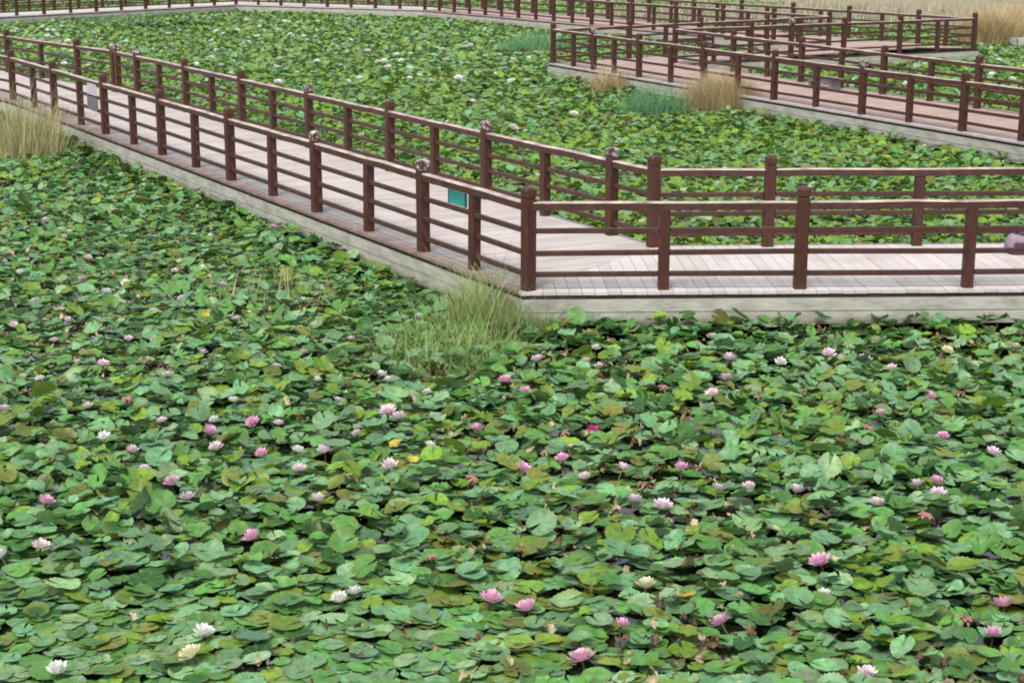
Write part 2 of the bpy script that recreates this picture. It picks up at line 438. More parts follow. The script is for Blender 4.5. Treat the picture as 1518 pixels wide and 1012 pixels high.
# ------------------------------------------------------------------ railings
POST_W = .135
def post_bm(tall, h):
    bm = bmesh.new(); w2 = POST_W / 2
    def ring(z, s, c=.18):
        a = w2 * s; k = a * (1 - c)
        return [bm.verts.new(p + (z,)) for p in ((a, k), (k, a), (-k, a), (-a, k), (-a, -k), (-k, -a), (k, -a), (a, -k))]
    if tall:
        prof = [(-.09, 1), (h - .135, 1), (h - .128, .86), (h - .112, .86), (h - .105, 1.02), (h - .03, 1.02), (h - .012, .9), (h, .62)]
    else:
        prof = [(-.09, .88), (h, .88)]
    rings = [ring(z, s) for z, s in prof]
    for r0, r1 in zip(rings, rings[1:]):
        for k in range(8): bm.faces.new((r0[k], r0[(k + 1) % 8], r1[(k + 1) % 8], r1[k]))
    bm.faces.new(rings[-1]); bm.faces.new(rings[0][::-1])
    return bm
bmT, bmL, bmD = post_bm(True, 1.15), post_bm(False, .895), post_bm(True, 1.15)
def to_mesh(bm, name, mats):
    me = bpy.data.meshes.new(name); bm.to_mesh(me); bm.free()
    for m in mats: me.materials.append(m)
    return me
meT, meL = to_mesh(bmT, 'post', [M_post]), to_mesh(bmL, 'post', [M_post])
meD = to_mesh(bmD, 'post', [M_post, M_drop])
for p in meD.polygons:
    if p.center.z > 1.02: p.material_index = 1

def railing(label, P, d, posts, group='railings along the boardwalks', end_gap=(0, 0)):
    """posts: list of (t, kind) along P + d t; kind T tall, L low, D tall with droppings, X none (rail end only)"""
    t = empty('railing', (P[0], P[1], 0), math.atan2(d[1], d[0]))
    tag(t, label, 'railing', group)
    posts = sorted(posts)
    for x, k in posts:
        if k == 'X': continue
        o = bpy.data.objects.new('post', {'T': meT, 'L': meL, 'D': meD}[k]); COL.objects.link(o); o.parent = t
        o.location = (x, 0, 0); o.rotation_euler = (random.gauss(0, .006), random.gauss(0, .006), random.gauss(0, .02))
    # handrail between tall posts
    tl = [(x, k) for x, k in posts if k != 'L']
    for (x0, k0), (x1, k1) in zip(tl, tl[1:]):
        a = x0 + (0 if k0 == 'X' else POST_W / 2 - .004); b = x1 - (0 if k1 == 'X' else POST_W / 2 - .004)
        if b - a < .05: continue
        bm = bmesh.new()
        nseg = max(2, int((b - a) / .5))
        prev = None
        for q in range(nseg + 1):
            xx = a + (b - a) * q / nseg; dz = random.gauss(0, .004); dy = random.gauss(0, .003)
            pts = [(-.048, -.09), (.048, -.09), (.048, -.012), (.038, 0), (-.038, 0), (-.048, -.012)]
            r = [bm.verts.new((xx, y + dy, .985 + z + dz)) for y, z in pts]
            if prev:
                for s in range(6):
                    f = bm.faces.new((prev[s], prev[(s + 1) % 6], r[(s + 1) % 6], r[s]))
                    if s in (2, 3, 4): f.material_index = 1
            else: bm.faces.new(r)
            prev = r
        bm.faces.new(prev[::-1])
        bmesh.ops.recalc_face_normals(bm, faces=bm.faces[:])
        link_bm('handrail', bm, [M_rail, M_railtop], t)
    for (x0, k0), (x1, k1) in zip(posts, posts[1:]):
        a = x0 + (0 if k0 == 'X' else POST_W / 2 * (.88 if k0 == 'L' else 1) - .004)
        b = x1 - (0 if k1 == 'X' else POST_W / 2 * (.88 if k1 == 'L' else 1) - .004)
        if b - a < .05: continue
        for z in (.175, .42, .665):
            bm = bmesh.new()
            add_box(bm, ((a + b) / 2, random.gauss(0, .004), z + random.gauss(0, .005)), (b - a, .05, .058), bevel=.008,
                    M=Matrix.Rotation(random.gauss(0, .003), 4, 'Y'))
            link_bm('rail', bm, M_rail, t)
    return t

def cols(P, d, xs):
    return [(wall_x(P, d, x), k) for x, k in xs]
def even(L, step=1.5, first='T', start=0.0, end_post=True):
    n = max(1, round((L - start) / step)); s = (L - start) / n
    out = []
    for k in range(n + 1):
        if k == n and not end_post: out.append((start + s * k, 'X')); continue
        out.append((start + s * k, 'T' if k % 2 == (0 if first == 'T' else 1) or k == n else 'L'))
    return out
dist = lambda a, b: float(np.linalg.norm(b - a))

LBF = dist(cornF, bendF); LBB = dist(cornB, bendB)
fr = [(0, 'T')] + cols(cornF, dA, [(703, 'L'), (628, 'D'), (547, 'L'), (470, 'D'), (405, 'L'), (343, 'T'), (291, 'L'), (241, 'T'), (199, 'L'), (157, 'T'), (121, 'L'), (82, 'T')])
tl = fr[-1][0]
while tl + 1.7 < LBF - 1.0: tl += 1.75; fr.append((tl, 'L' if fr[-1][1] != 'L' else 'T'))
fr.append((LBF, 'T'))
r_Af = railing('dark red-brown railing on the near side of the left arm of the pale boardwalk', cornF, dA, fr)
railing('dark railing end seen through tan reeds at the left edge of the photo', bendF, dL, [(.07, 'X')] + even(16, 1.6, 'L', 1.6))
railing('dark red-brown railing nearest the camera along the right arm of the pale boardwalk', cornF, dB,
        [(.03, 'X')] + cols(cornF, dB, [(983, 'L'), (1185, 'T'), (1433, 'L')]) + [(wall_x(cornF, dB, 1433) + 1.7, 'T'), (12.4, 'T')])
bk = [(0, 'T')] + cols(cornB, dA, [(906, 'D'), (808, 'L'), (721, 'D'), (645, 'L'), (578, 'T'), (517, 'L'), (459, 'D'), (406, 'L'), (360, 'T'), (316, 'L'), (277, 'T'), (238, 'L'), (205, 'D')])
bk = [b for b in bk if b[0] < LBB - .6] + [(LBB, 'D')]
railing('red-brown railing on the far side of the left arm of the pale boardwalk', cornB, dA, bk)
railing('short far run of dark railing beyond two white-topped posts, upper left', bendB, dL, [(.07, 'X')] + cols(bendB, dL, [(171, 'D'), (117, 'T'), (63, 'L'), (13, 'T')]) + [(14.5, 'L'), (16, 'T')])
railing('red-brown railing on the far side of the right arm of the pale boardwalk', cornB, dB,
        [(.03, 'X')] + cols(cornB, dB, [(1137, 'T'), (1358, 'L')]) + [(wall_x(cornB, dB, 1358) + 1.8, 'T'), (9.5, 'L'), (10.9, 'T')])
cf = [(0, 'T')] + cols(K820, dC, [(850, 'L'), (880, 'D'), (910, 'L'), (947, 'T'), (994, 'L'), (1043, 'T'), (1093, 'L'), (1147, 'T'), (1209, 'L'), (1277, 'D'), (1347, 'L'), (1426, 'T'), (1514, 'L')])
cf += [(cf[-1][0] + 1.6, 'T'), (cf[-1][0] + 4, 'T')]
railing('near railing of the pink boardwalk running from behind tan grass to the right edge', K820, dC, cf)
cb = [(0, 'T')] + cols(K1000, dCb, [(1040, 'L'), (1086, 'T'), (1137, 'L'), (1187, 'T'), (1246, 'L'), (1308, 'T'), (1378, 'L'), (1448, 'T')])
cb += [(cb[-1][0] + 1.6, 'L'), (cb[-1][0] + 3.2, 'T')]
railing('far railing of the pink boardwalk, the one carrying the small white sign', K1000, dCb, cb)
dE = unit(K1443 - K1000)
railing('railing rising to a free-standing corner post in front of tan reeds, upper right', K1000, dE,
        [(.05, 'X')] + cols(K1000, dE, [(1058, 'L'), (1112, 'T'), (1172, 'D'), (1250, 'T'), (1333, 'T'), (1389, 'L')]) + [(dist(K1000, K1443), 'T')])
dE2 = unit(K1228 - K820)
railing('railing closing the far side of the pink boardwalk behind its left end', K820, dE2, [(.05, 'X')] + even(dist(K820, K1228), 1.5, 'T')[1:])
railing('farther railing sloping up left from the inner corner of the zigzag boardwalk', K1228, dG2, [(.05, 'X')] + even(dist(K1228, G630), 1.45, 'T')[1:])
dG2b = unit(G630b - K1443)
railing('farthest railing behind the zigzag, meeting the corner post before the tan reeds', K1443, dG2b, [(.05, 'X')] + cols(K1443, dG2b, [(1401, 'L'), (1360, 'T'), (1306, 'L'), (1257, 'T')]) + [(x + wall_x(K1443, dG2b, 1257), k) for x, k in even(dist(K1443, G630b) - wall_x(K1443, dG2b, 1257), 1.5, 'T')[1:]])
railing('near railing of the boardwalk along the middle of the top edge', G630, -dG1b, [(.05, 'X')] + even(dist(G350, G630), 1.5, 'T')[1:])
railing('back railing of the boardwalk along the middle of the top edge', G630b, unit(G350b - G630b), [(.05, 'X')] + even(dist(G350b, G630b), 1.5, 'T')[1:])
railing('near railing of the boardwalk at the top left corner of the photo', G350, -dG1a, [(.05, 'X')] + even(dist(G0, G350), 1.5, 'L', 1.5))
railing('back railing of the boardwalk at the top left corner of the photo', G350b, -dG1a, [(.05, 'X')] + even(dist(G0b, G350b), 1.5, 'L', 1.5))

# ------------------------------------------------------------------ small objects on the walkways
def flat_mat(name, c, rough=.5, var=.15):
    return noise_mat(name, [(.3, tuple(x * (1 - var) for x in c)), (.7, c)], scale=9, rough=rough, bump=0)
M_teal = flat_mat('teal_board', (.06, .50, .41)); M_tealdk = flat_mat('dark_teal_edge', (.02, .16, .17)); M_white = flat_mat('white_board', (.72, .70, .70), .5, .06)
M_grey = flat_mat('grey_plaque', (.15, .13, .145)); M_lav = flat_mat('lavender_panel', (.50, .45, .49), .5, .08); M_metal = flat_mat('dark_metal', (.05, .05, .05))
angA = math.atan2(dA[1], dA[0])
def on_rail(P, d, x, side, z):
    t = wall_x(P, d, x); q = P + d * t - perp(d) * side
    return (q[0], q[1], z)
# teal sign under the near handrail (hangs just inside the rail)
s = empty('hanging_sign', on_rail(cornF, dA, 668, .075, .77), angA); tag(s, 'teal sign board hanging under the near handrail', 'sign')
def child_box(name, par, c, size, mat, bevel=.004):
    bm = bmesh.new(); add_box(bm, c, size, bevel=bevel); return link_bm(name, bm, mat, par)
child_box('board', s, (-.05, 0, 0), (.40, .02, .165), M_teal)
child_box('board_frame', s, (-.265, 0, 0), (.03, .026, .17), M_tealdk); child_box('board_frame', s, (.165, 0, 0), (.03, .026, .17), M_tealdk)
child_box('hanger', s, (.12, 0, .125), (.012, .012, .06), M_metal); child_box('hanger', s, (-.2, 0, .125), (.012, .012, .06), M_metal)
child_box('foot', s, (.12, 0, -.115), (.014, .014, .04), M_metal); child_box('foot', s, (-.2, 0, -.115), (.014, .014, .04), M_metal)
s = empty('rail_plaque', on_rail(cornF, dA, 143, -.045, .55), angA); tag(s, 'grey plaque fixed between the rails near the left end', 'plaque')
child_box('plate', s, (0, 0, -.02), (.72, .02, .26), M_grey); child_box('upper_panel', s, (0, 0, .26), (.62, .016, .22), M_lav)
child_box('bracket', s, (-.24, 0, .13), (.03, .014, .05), M_metal); child_box('bracket', s, (.24, 0, .13), (.03, .014, .05), M_metal)
aC = math.atan2(dCb[1], dCb[0])
s = empty('notice_board', on_rail(K1000, dCb, 1062, -.07, .80), aC); tag(s, 'small white notice fixed to the pink boardwalk far railing', 'sign')
child_box('plate', s, (0, 0, .0), (.52, .02, .22), M_white); child_box('lower_strip', s, (.08, 0, -.135), (.34, .018, .045), flat_mat('grey_green_strip', (.22, .32, .27)))
# low grey seat against the far rail of the pink boardwalk
t = wall_x(K1000, dCb, 1243); q = K1000 + dCb * t - perp(dCb) * .42
s = empty('low_bench', (q[0], q[1], 0), aC); tag(s, 'low grey bench on the pink boardwalk against its far railing', 'bench')
M_bench = flat_mat('grey_bench_top', (.27, .26, .29)); M_benchd = flat_mat('grey_bench_side', (.17, .15, .165))
child_box('seat', s, (0, 0, .255), (1.15, .36, .045), M_bench, .008)
for sx in (-.45, .45): child_box('leg', s, (sx, 0, .118), (.09, .30, .23), M_benchd, .006)
child_box('apron', s, (0, -.15, .19), (.8, .03, .085), M_benchd); child_box('apron', s, (0, .15, .19), (.8, .03, .085), M_benchd)
# mauve bag on the deck, cut by the right edge
q = P2(1513, 376)
s = empty('shoulder_bag', (q[0], q[1], 0), math.atan2(dB[1], dB[0])); tag(s, 'soft mauve bag lying on the pale boardwalk at the right edge', 'bag')
M_bag = noise_mat('mauve_cloth', [(.3, (.20, .145, .19)), (.7, (.31, .245, .29))], scale=5, rough=.85, bump=.2)
M_bagd = noise_mat('dark_purple_cloth', [(.3, (.05, .025, .05)), (.7, (.10, .05, .09))], scale=5, rough=.8, bump=.2)
M_bagm = noise_mat('plum_cloth', [(.3, (.18, .07, .13)), (.7, (.27, .12, .19))], scale=5, rough=.8, bump=.2)
def pillow(name, par, c, sx, sy, sz, mat, e=.55):
    bm = bmesh.new(); bmesh.ops.create_uvsphere(bm, u_segments=28, v_segments=16, radius=1)
    for v in bm.verts:
        x, y, z = v.co
        f = lambda a: math.copysign(abs(a) ** e, a)
        n = 1 + .05 * math.sin(5 * x + 3 * z + 2) + .04 * math.sin(9 * y + 7 * x)
        v.co = (c[0] + sx * f(x) * n, c[1] + sy * f(y) * n, c[2] + sz * f(z) * n)
    return link_bm(name, bm, mat, par, smooth=True)
pillow('body', s, (.08, 0, .125), .27, .12, .125, M_bag)
pillow('base', s, (.10, 0, .045), .262, .124, .045, M_bagm)
pillow('flap', s, (.13, .01, .245), .21, .10, .035, M_bagd)
pillow('pocket', s, (-.05, -.115, .13), .075, .022, .035, M_bagd, .8)
bm = bmesh.new(); prev = None
for k in range(15):
    a = math.pi * k / 14; x, z = .08 + .17 * math.cos(a), .26 + .09 * math.sin(a)
    r = [bm.verts.new((x + dx * math.cos(a), dy, z + dx * math.sin(a))) for dx, dy in ((-.012, -.018), (.012, -.018), (.012, .018), (-.012, .018))]
    if prev:
        for q2 in range(4): bm.faces.new((prev[q2], prev[(q2 + 1) % 4], r[(q2 + 1) % 4], r[q2]))
    else: bm.faces.new(r)
    prev = r
bm.faces.new(prev[::-1]); bmesh.ops.recalc_face_normals(bm, faces=bm.faces[:]); link_bm('strap', bm, M_bagd, s)
# stake in the water in front of the left arm
q = unproject(573, 398, WATER + .12)
s = empty('short_stake', (q.x, q.y, WATER - .3)); tag(s, 'short dark stake standing in the pads against the left arm fascia', 'stake')
bm = bmesh.new(); add_box(bm, (0, 0, .32), (.075, .075, .64), .4, bevel=.012); link_bm('shaft', bm, M_pile, s)
bm = bmesh.new(); add_box(bm, (0, 0, .655), (.095, .095, .03), .4, bevel=.01); link_bm('cap', bm, M_edge, s)

# ------------------------------------------------------------------ grasses
def blades(name, label, cat, c, n, hgt, spread, pal, width=.008, droop=.5, base_z=WATER, seg=4, lean=.3, kind=None, group=None, elong=(1, 1), feather=0, rot=0):
    n = int(n)
    a = rng.uniform(0, 2 * np.pi, n); rr = np.sqrt(rng.random(n))
    bx, by = rr * np.cos(a) * spread * elong[0], rr * np.sin(a) * spread * elong[1]
    cr, sr = math.cos(rot), math.sin(rot); bx, by = bx * cr - by * sr, bx * sr + by * cr
    h = hgt * rng.uniform(.45, 1.05, n) * (1 - .35 * rr ** 2)
    az = rng.uniform(0, 2 * np.pi, n); ln = np.abs(rng.normal(0, lean, n)) + .05
    dr = rng.uniform(.2, 1, n) * droop
    wd = width * rng.uniform(.6, 1.5, n)
    ts = np.linspace(0, 1, seg + 1)
    V = np.zeros((n, seg + 1, 2, 3)); pc = np.array(pal); ci = rng.integers(0, len(pc), n)
    for k, t in enumerate(ts):
        out = h * (ln * t + dr * t ** 2.2 * .6); z = h * (t - dr * .45 * t ** 2.6)
        x, y = bx + np.cos(az) * out, by + np.sin(az) * out
        ww = wd * (1 - .85 * t)
        fa = az + np.pi / 2 + rng.normal(0, .1)
        V[:, k, 0] = np.stack([x - np.cos(fa) * ww, y - np.sin(fa) * ww, z], -1)
        V[:, k, 1] = np.stack([x + np.cos(fa) * ww, y + np.sin(fa) * ww, z], -1)
    colr = pc[ci] * rng.uniform(.75, 1.25, (n, 1))
    CC = np.concatenate([np.repeat(colr, (seg + 1) * 2, 0), np.ones((n * (seg + 1) * 2, 1))], 1)
    base = np.arange(n)[:, None] * (seg + 1) * 2
    q = []
    for k in range(seg): q.append(np.array([2 * k, 2 * k + 1, 2 * k + 3, 2 * k + 2]))
    q = np.array(q).ravel()
    idx = (base + q[None]).ravel()
    o = mesh_np(name, V.reshape(-1, 3), idx, np.full(n * seg, 4), [M_blade], {'Col': ('FLOAT_COLOR', CC)}, smooth=True)
    o.location = (c[0], c[1], base_z)
    tag(o, label, cat, group, kind)
    return o
STRAW = [(.50, .39, .22), (.56, .45, .27), (.43, .33, .18), (.35, .28, .15), (.47, .39, .21)]
OLIV = [(.22, .26, .08), (.30, .31, .12), (.16, .23, .06), (.38, .36, .18), (.12, .2, .05)]
TEAL = [(.10, .25, .13), (.09, .21, .10), (.13, .28, .15), (.14, .27, .11)]
GREENY = [(.22, .36, .09), (.17, .31, .07), (.29, .38, .14), (.36, .39, .18), (.13, .26, .06)]
q = unproject(1068, 166, WATER + .1); blades('dry_grass_clump', 'bushy beige dry grass clump in front of the pink boardwalk', 'grass clump', q, 5200, 1.4, .82, [(x * 1.12, y * 1.1, z * 1.12) for x, y, z in STRAW], .005, .55, lean=.28)
q = unproject(904, 138, WATER + .1); blades('dry_grass_clump', 'small thin tan grass clump against the left end of pink boardwalk', 'grass clump', q, 700, 1.05, .62, STRAW + [(.5, .3, .2)], .008, .55, lean=.4)
q = unproject(968, 172, WATER + .1); blades('feathery_plant', 'soft blue-green feathery clump left of the beige dry grass', 'plant', q, 1000, 1.2, .85, TEAL, .0045, .6, lean=.45)
q = unproject(797, 78, WATER + .1); blades('feathery_plant', 'hazy green feathery clump left of the pink boardwalk corner post', 'plant', q, 1500, 1.1, 1.3, [(.15, .32, .14), (.17, .35, .16), (.12, .27, .12)], .009, .5, lean=.35)
q = unproject(28, 235, WATER + .1); blades('reed_clump', 'tall tan and olive reeds at the left edge before the railing', 'reeds', q, 1150, 1.8, 1.0, STRAW[:2] + [(.40, .38, .17), (.30, .31, .12), (.24, .28, .1)], .0055, .5, lean=.25)
q = unproject(92, 205, WATER + .1); blades('reed_clump', 'sparser pale reeds right beside the tall tan reeds', 'reeds', q, 700, 1.05, .7, STRAW + OLIV[:2], .006, .5, lean=.3)
q = unproject(725, 482, WATER + .12); blades('wild_grass_clump', 'tall wispy straw and green grass sprawling below the corner post', 'grass clump', q, 1100, 1.1, .46, GREENY * 2 + STRAW[:2], .0045, .7, lean=.5, elong=(1, 1.2))
q = unproject(788, 496, WATER + .12); blades('wild_grass_clump', 'small green grass tuft right at the foot of the corner post', 'grass clump', q, 420, .75, .26, GREENY + STRAW[:1], .005, .8, lean=.5)
q = unproject(668, 520, WATER + .12); blades('wild_grass_clump', 'low yellow-green grass patch left below the corner post', 'grass clump', q, 1250, .7, .78, GREENY, .0042, .9, lean=.55, elong=(1, 1.4))
q = unproject(405, 440, WATER + .12); blades('wild_grass_clump', 'few thin pale stalks rising from pads left of the teal sign', 'grass clump', q, 260, .62, .9, STRAW + GREENY, .005, .6, lean=.4)
q = unproject(170, 36, WATER + .1); blades('feathery_plant', 'low soft green plant patch before the top left boardwalk', 'plant', q, 1500, .6, 2.2, [(.12, .25, .1), (.1, .22, .09), (.16, .28, .12)], .016, .7, lean=.5)
# reed bank, upper right
rb = unproject(1500, 40, -.2)
blades('dry_reeds', None, None, (24.5, 68.5), 14000, 1.25, 6.0, [(.52, .42, .26), (.57, .47, .30), (.56, .42, .25), (.48, .42, .25)], .011, .4, base_z=-.35, lean=.2, kind='stuff', elong=(1, .65))
for px_, py_, n_, hh, ww_, lb in ((1462, 62, 2600, 1.9, 1.0, 'bushy orange-tan reed clump right behind the free-standing corner post'), (1508, 52, 2200, 1.8, 1.3, 'pale tan reed clump at the top right corner of the photo')):
    q = unproject(px_, py_, -.3); blades('reed_clump', lb, 'reeds', q, n_, hh, ww_, [(.56, .42, .23), (.60, .47, .28), (.50, .38, .20), (.44, .38, .2)], .010, .7, base_z=-.4, lean=.3)
blades('bank_grass', None, None, (16.0, 82), 12000, 1.0, 11.0, [(.36, .32, .22), (.42, .37, .26), (.34, .33, .20), (.40, .36, .27)], .02, .5, base_z=-.5, lean=.3, kind='stuff', elong=(1.2, .7))
# pale stone edging in front of the reed bank
s = empty('stone_edging', (0, 0, 0)); tag(s, 'pale grey stone edging at the foot of the tan reed bank', 'edging')
e0 = unproject(1432, 68, WATER + .1); e1 = unproject(1560, 70, WATER + .1)
M_stone = noise_mat('pale_stone', [(.3, (.28, .27, .24)), (.7, (.48, .46, .42))], scale=3, rough=.9, coord='World', bump=.4)
for k in range(7):
    c = e0.lerp(e1, (k + .5) / 7); bm = bmesh.new()
    add_box(bm, (c.x, c.y + random.uniform(-.08, .08), WATER + .12), ((e1 - e0).length / 7 - .03, .5, .62 + random.uniform(-.06, .06)), random.uniform(-.04, .04), bevel=.05)
    link_bm('stone', bm, M_stone, s)

# ------------------------------------------------------------------ lily flowers
def petal_ring(bm, n, length, width, elev, r0, z0, jit, curl):
    for k in range(n):
        a = 2 * math.pi * (k + random.uniform(-.15, .15)) / n + jit
        L = length * random.uniform(.88, 1.08); el = elev + random.uniform(-.12, .12)
        prof = [(0, .22), (.3, .78), (.6, 1), (.85, .62), (1, .04)]
        prev = None
        for t, wv in prof:
            e = el + curl * t
            rr = r0 + L * t * math.cos(e); zz = z0 + L * t * math.sin(e)
            hw = width * wv / 2
            dz = .18 * hw
            pts = []
            for sg, up in ((-1, dz * 2), (0, 0), (1, dz * 2)):
                x, y = rr, sg * hw
                pts.append(bm.verts.new((x * math.cos(a) - y * math.sin(a), x * math.sin(a) + y * math.cos(a), zz + up)))
            if prev:
                for q in range(2): bm.faces.new((prev[q], prev[q + 1], pts[q + 1], pts[q]))
            prev = pts
def petals_mesh(key, var):
    random.seed(100 + var * 7 + ord(key)); bm = bmesh.new()
    if key == 'T':
        petal_ring(bm, 7, .05, .026, 1.0, .006, 0, 0, -.9); petal_ring(bm, 6, .045, .022, .35, .008, .004, .3, -1.2)
    else:
        op = [.0, .3, -.25][var % 3]
        petal_ring(bm, 9, .082, .034, .18 + op * .4, .008, 0, 0, .35)
        petal_ring(bm, 9, .076, .031, .52 + op * .5, .007, .004, .35, .35)
        petal_ring(bm, 8, .066, .027, .88 + op * .5, .006, .006, .1, .3)
        petal_ring(bm, 6, .05, .02, 1.15 + op * .3, .004, .008, .5, .2)
    me = bpy.data.meshes.new('petals'); bm.to_mesh(me); bm.free(); me.materials.append(PET[key])
    me.polygons.foreach_set('use_smooth', [True] * len(me.polygons)); return me
PM = {k: [petals_mesh(k, v) for v in range(3)] for k in 'PLWYMT'}
def simple_flower(key):
    m = PM[key][0].copy(); return m
random.seed(5)
bm = bmesh.new()
for k in range(34):
    a = random.uniform(0, 6.28); r = .02 * math.sqrt(random.random()); L = random.uniform(.018, .03)
    t = bmesh.ops.create_cone(bm, segments=4, radius1=.0022, radius2=.0012, depth=L)
    bmesh.ops.translate(bm, vec=(r * math.cos(a), r * math.sin(a), .012 + L / 2), verts=t['verts'])
me_st = to_mesh(bm, 'stamens', [M_stamen])
bm = bmesh.new(); t = bmesh.ops.create_cone(bm, segments=7, radius1=.006, radius2=.007, depth=1); bmesh.ops.translate(bm, vec=(0, 0, -.5), verts=t['verts'])
me_stem = to_mesh(bm, 'stem', [M_stem])

FL = [(863,972,'P',1.2),(727,885,'P',1.15),(783,898,'P',1.1),(921,922,'P',.8),(1070,918,'P',1.05),(957,865,'Y',1.1),(285,966,'Y',1.1),(302,934,'W',1.0),(84,990,'W',1.0),(504,885,'W',.95),(525,874,'W',.85),(375,793,'P',1.1),(60,806,'L',.95),(68,739,'P',.9),(68,707,'L',.85),(255,713,'P',1.05),(278,734,'L',.9),(471,737,'L',.9),(577,688,'L',1.05),(774,690,'P',.95),(867,704,'L',.8),(940,738,'L',1.0),(982,747,'L',1.1),(955,714,'T',1.2),(834,677,'P',.9),(923,690,'L',.8),(1010,691,'P',.95),(1217,829,'P',1.15),(1430,912,'T',1.3),(1488,892,'P',1.1),(1472,935,'P',.85),(1285,995,'L',.9),(1222,877,'W',.8),(1180,724,'L',.95),(1388,711,'P',.95),(1391,729,'L',.95),(1360,715,'L',.85),(1300,743,'L',.95),(1065,720,'L',.8),(1110,718,'L',.8),(1217,684,'P',.8),(1398,644,'P',.85),(1472,667,'L',.9),(1465,638,'L',.7),(1287,630,'T',1.1),(1305,610,'P',.8),(1380,585,'P',.9),(1423,578,'T',1.1),(1322,543,'L',.8),(1282,531,'L',1.05),(1228,522,'L',1.05),(1157,535,'W',.95),(1080,530,'L',1.2),(1077,559,'L',1.15),(1056,582,'L',1.0),(1056,498,'L',1.0),(1217,463,'M',1.05),(1403,517,'Y',.9),(1506,512,'Y',.9),(1327,469,'Y',.75),(749,561,'P',1.0),(778,577,'P',.85),(721,503,'T',1.1),(708,632,'P',.9),(878,634,'M',.75),(838,638,'T',1.0),(797,530,'L',.95),(883,514,'W',.85),(868,533,'L',.85),(889,541,'L',.8),(983,570,'T',1.0),(575,607,'L',1.1),(591,616,'L',1.1),(636,658,'W',.85),(633,579,'W',.75),(565,553,'W',.9),(576,561,'W',.8),(620,467,'W',.8),(456,440,'W',.95),(308,637,'P',1.05),(375,623,'P',.95),(320,660,'L',.9),(318,620,'W',.8),(388,670,'P',.85),(440,664,'W',.85),(481,665,'L',1.0),(444,692,'L',.85),(195,665,'L',.85),(215,692,'L',.75),(155,645,'W',.9),(188,588,'T',1.2),(6,605,'L',1.0),(152,537,'L',.9),(250,553,'L',.85),(227,460,'L',.95),(228,503,'L',.85),(190,500,'L',.8),(50,425,'L',1.1),(52,447,'L',1.1),(157,431,'W',1.0),(360,380,'L',.9),(312,349,'W',.8),(225,342,'T',1.1),(69,326,'L',1.1),(405,336,'P',1.0),(556,384,'P',1.0),(122,413,'L',1.0),(28,402,'W',.8),(186,417,'W',.8),(412,624,'L',.7),(2,820,'W',.9),(1475,742,'L',.7),(100,472,'L',.75),(270,440,'L',.8),(350,470,'L',.7),(300,520,'L',.75),(410,540,'W',.7),(130,600,'L',.75),(60,560,'L',.75),(500,590,'L',.7),(530,640,'L',.75),(240,620,'L',.7),(260,400,'L',.8),(330,420,'L',.75),(205,440,'L',.75),(95,350,'L',.85),(130,380,'L',.8),(300,395,'W',.75),(20,480,'L',.8),(80,502,'L',.75),(345,590,'W',.7),(450,520,'L',.7),(520,500,'L',.7),(470,560,'W',.7),
      (700,705,'T',1.1),(1372,760,'T',1.3),(640,820,'T',.9),(1180,935,'T',1.2),
      # mid pond, behind the pale boardwalk
      (923,315,'Y',1.0),(951,331,'Y',1.15),(1013,283,'Y',1.05),(1075,250,'W',.9),(945,234,'W',.8),(1255,311,'W',1.1),(1192,247,'W',1.0),(1200,277,'W',.9),(1499,309,'Y',1.1),(1370,218,'W',1.0),(1380,221,'W',.9),(1447,233,'W',1.1),(1490,240,'W',.9),(1275,220,'W',.9),(1035,226,'W',.9),(1007,230,'Y',.9),(918,208,'W',1.0),(796,260,'W',.9),(860,287,'W',.7),(663,181,'W',.9),(537,200,'W',1.1),(640,225,'W',.8),(700,300,'W',.8),(1070,352,'W',.8),(1110,262,'W',.7),(742,238,'W',.9)]
CNAME = {'P': 'pink', 'L': 'pale pink', 'W': 'white', 'Y': 'cream', 'M': 'magenta', 'T': 'withered'}
ORD = ['lowest', 'second', 'third', 'fourth', 'fifth', 'sixth', 'seventh', 'eighth', 'ninth', 'tenth', 'eleventh', 'twelfth', 'thirteenth', 'fourteenth', 'fifteenth']
NEARC = [(130, 'below the tan reeds'), (270, 'below the grey plaque'), (415, 'left of the white-capped post'), (535, 'below the white-capped post'), (695, 'below the teal sign'), (855, 'below the corner post'), (1070, 'below the first short post'), (1300, 'below the tall right post'), (1455, 'below the last short post'), (2000, 'below the mauve bag')]
FARC = [(760, 'behind the left arm railing'), (1000, 'behind the inner corner posts'), (1250, 'behind the right arm railing'), (2000, 'beyond the far right railing')]
def infront(x, y):
    return (y > 363 - 0 and not (x > 640 and y < 440)) or y > 440 or (x < 560 and y > 180 + .36 * max(0, x - 110) + 20)
FINFO = []
counts = {}
for x, y, k, s_ in sorted(FL, key=lambda f: -f[1]):
    near = infront(x, y)
    colm = next(c for lim, c in (NEARC if near else FARC) if x < lim)
    n = counts.get((colm, k), 0); counts[(colm, k)] = n + 1
    o_ = ORD[min(n, 14)]
    lab = f"{CNAME[k]} lily flower, {o_} up from bottom edge {colm}" if near else f"{CNAME[k]} lily flower, {o_} up from the boardwalk {colm}"
    if n == 0: lab = lab.replace('lowest up from bottom edge', 'nearest the bottom edge').replace('lowest up from the boardwalk', 'nearest the boardwalk')
    FINFO.append((x, y, k, s_, near, lab, f"{o_} {CNAME[k]} flower {colm}".replace(' the ', ' ')))
FPOS = []
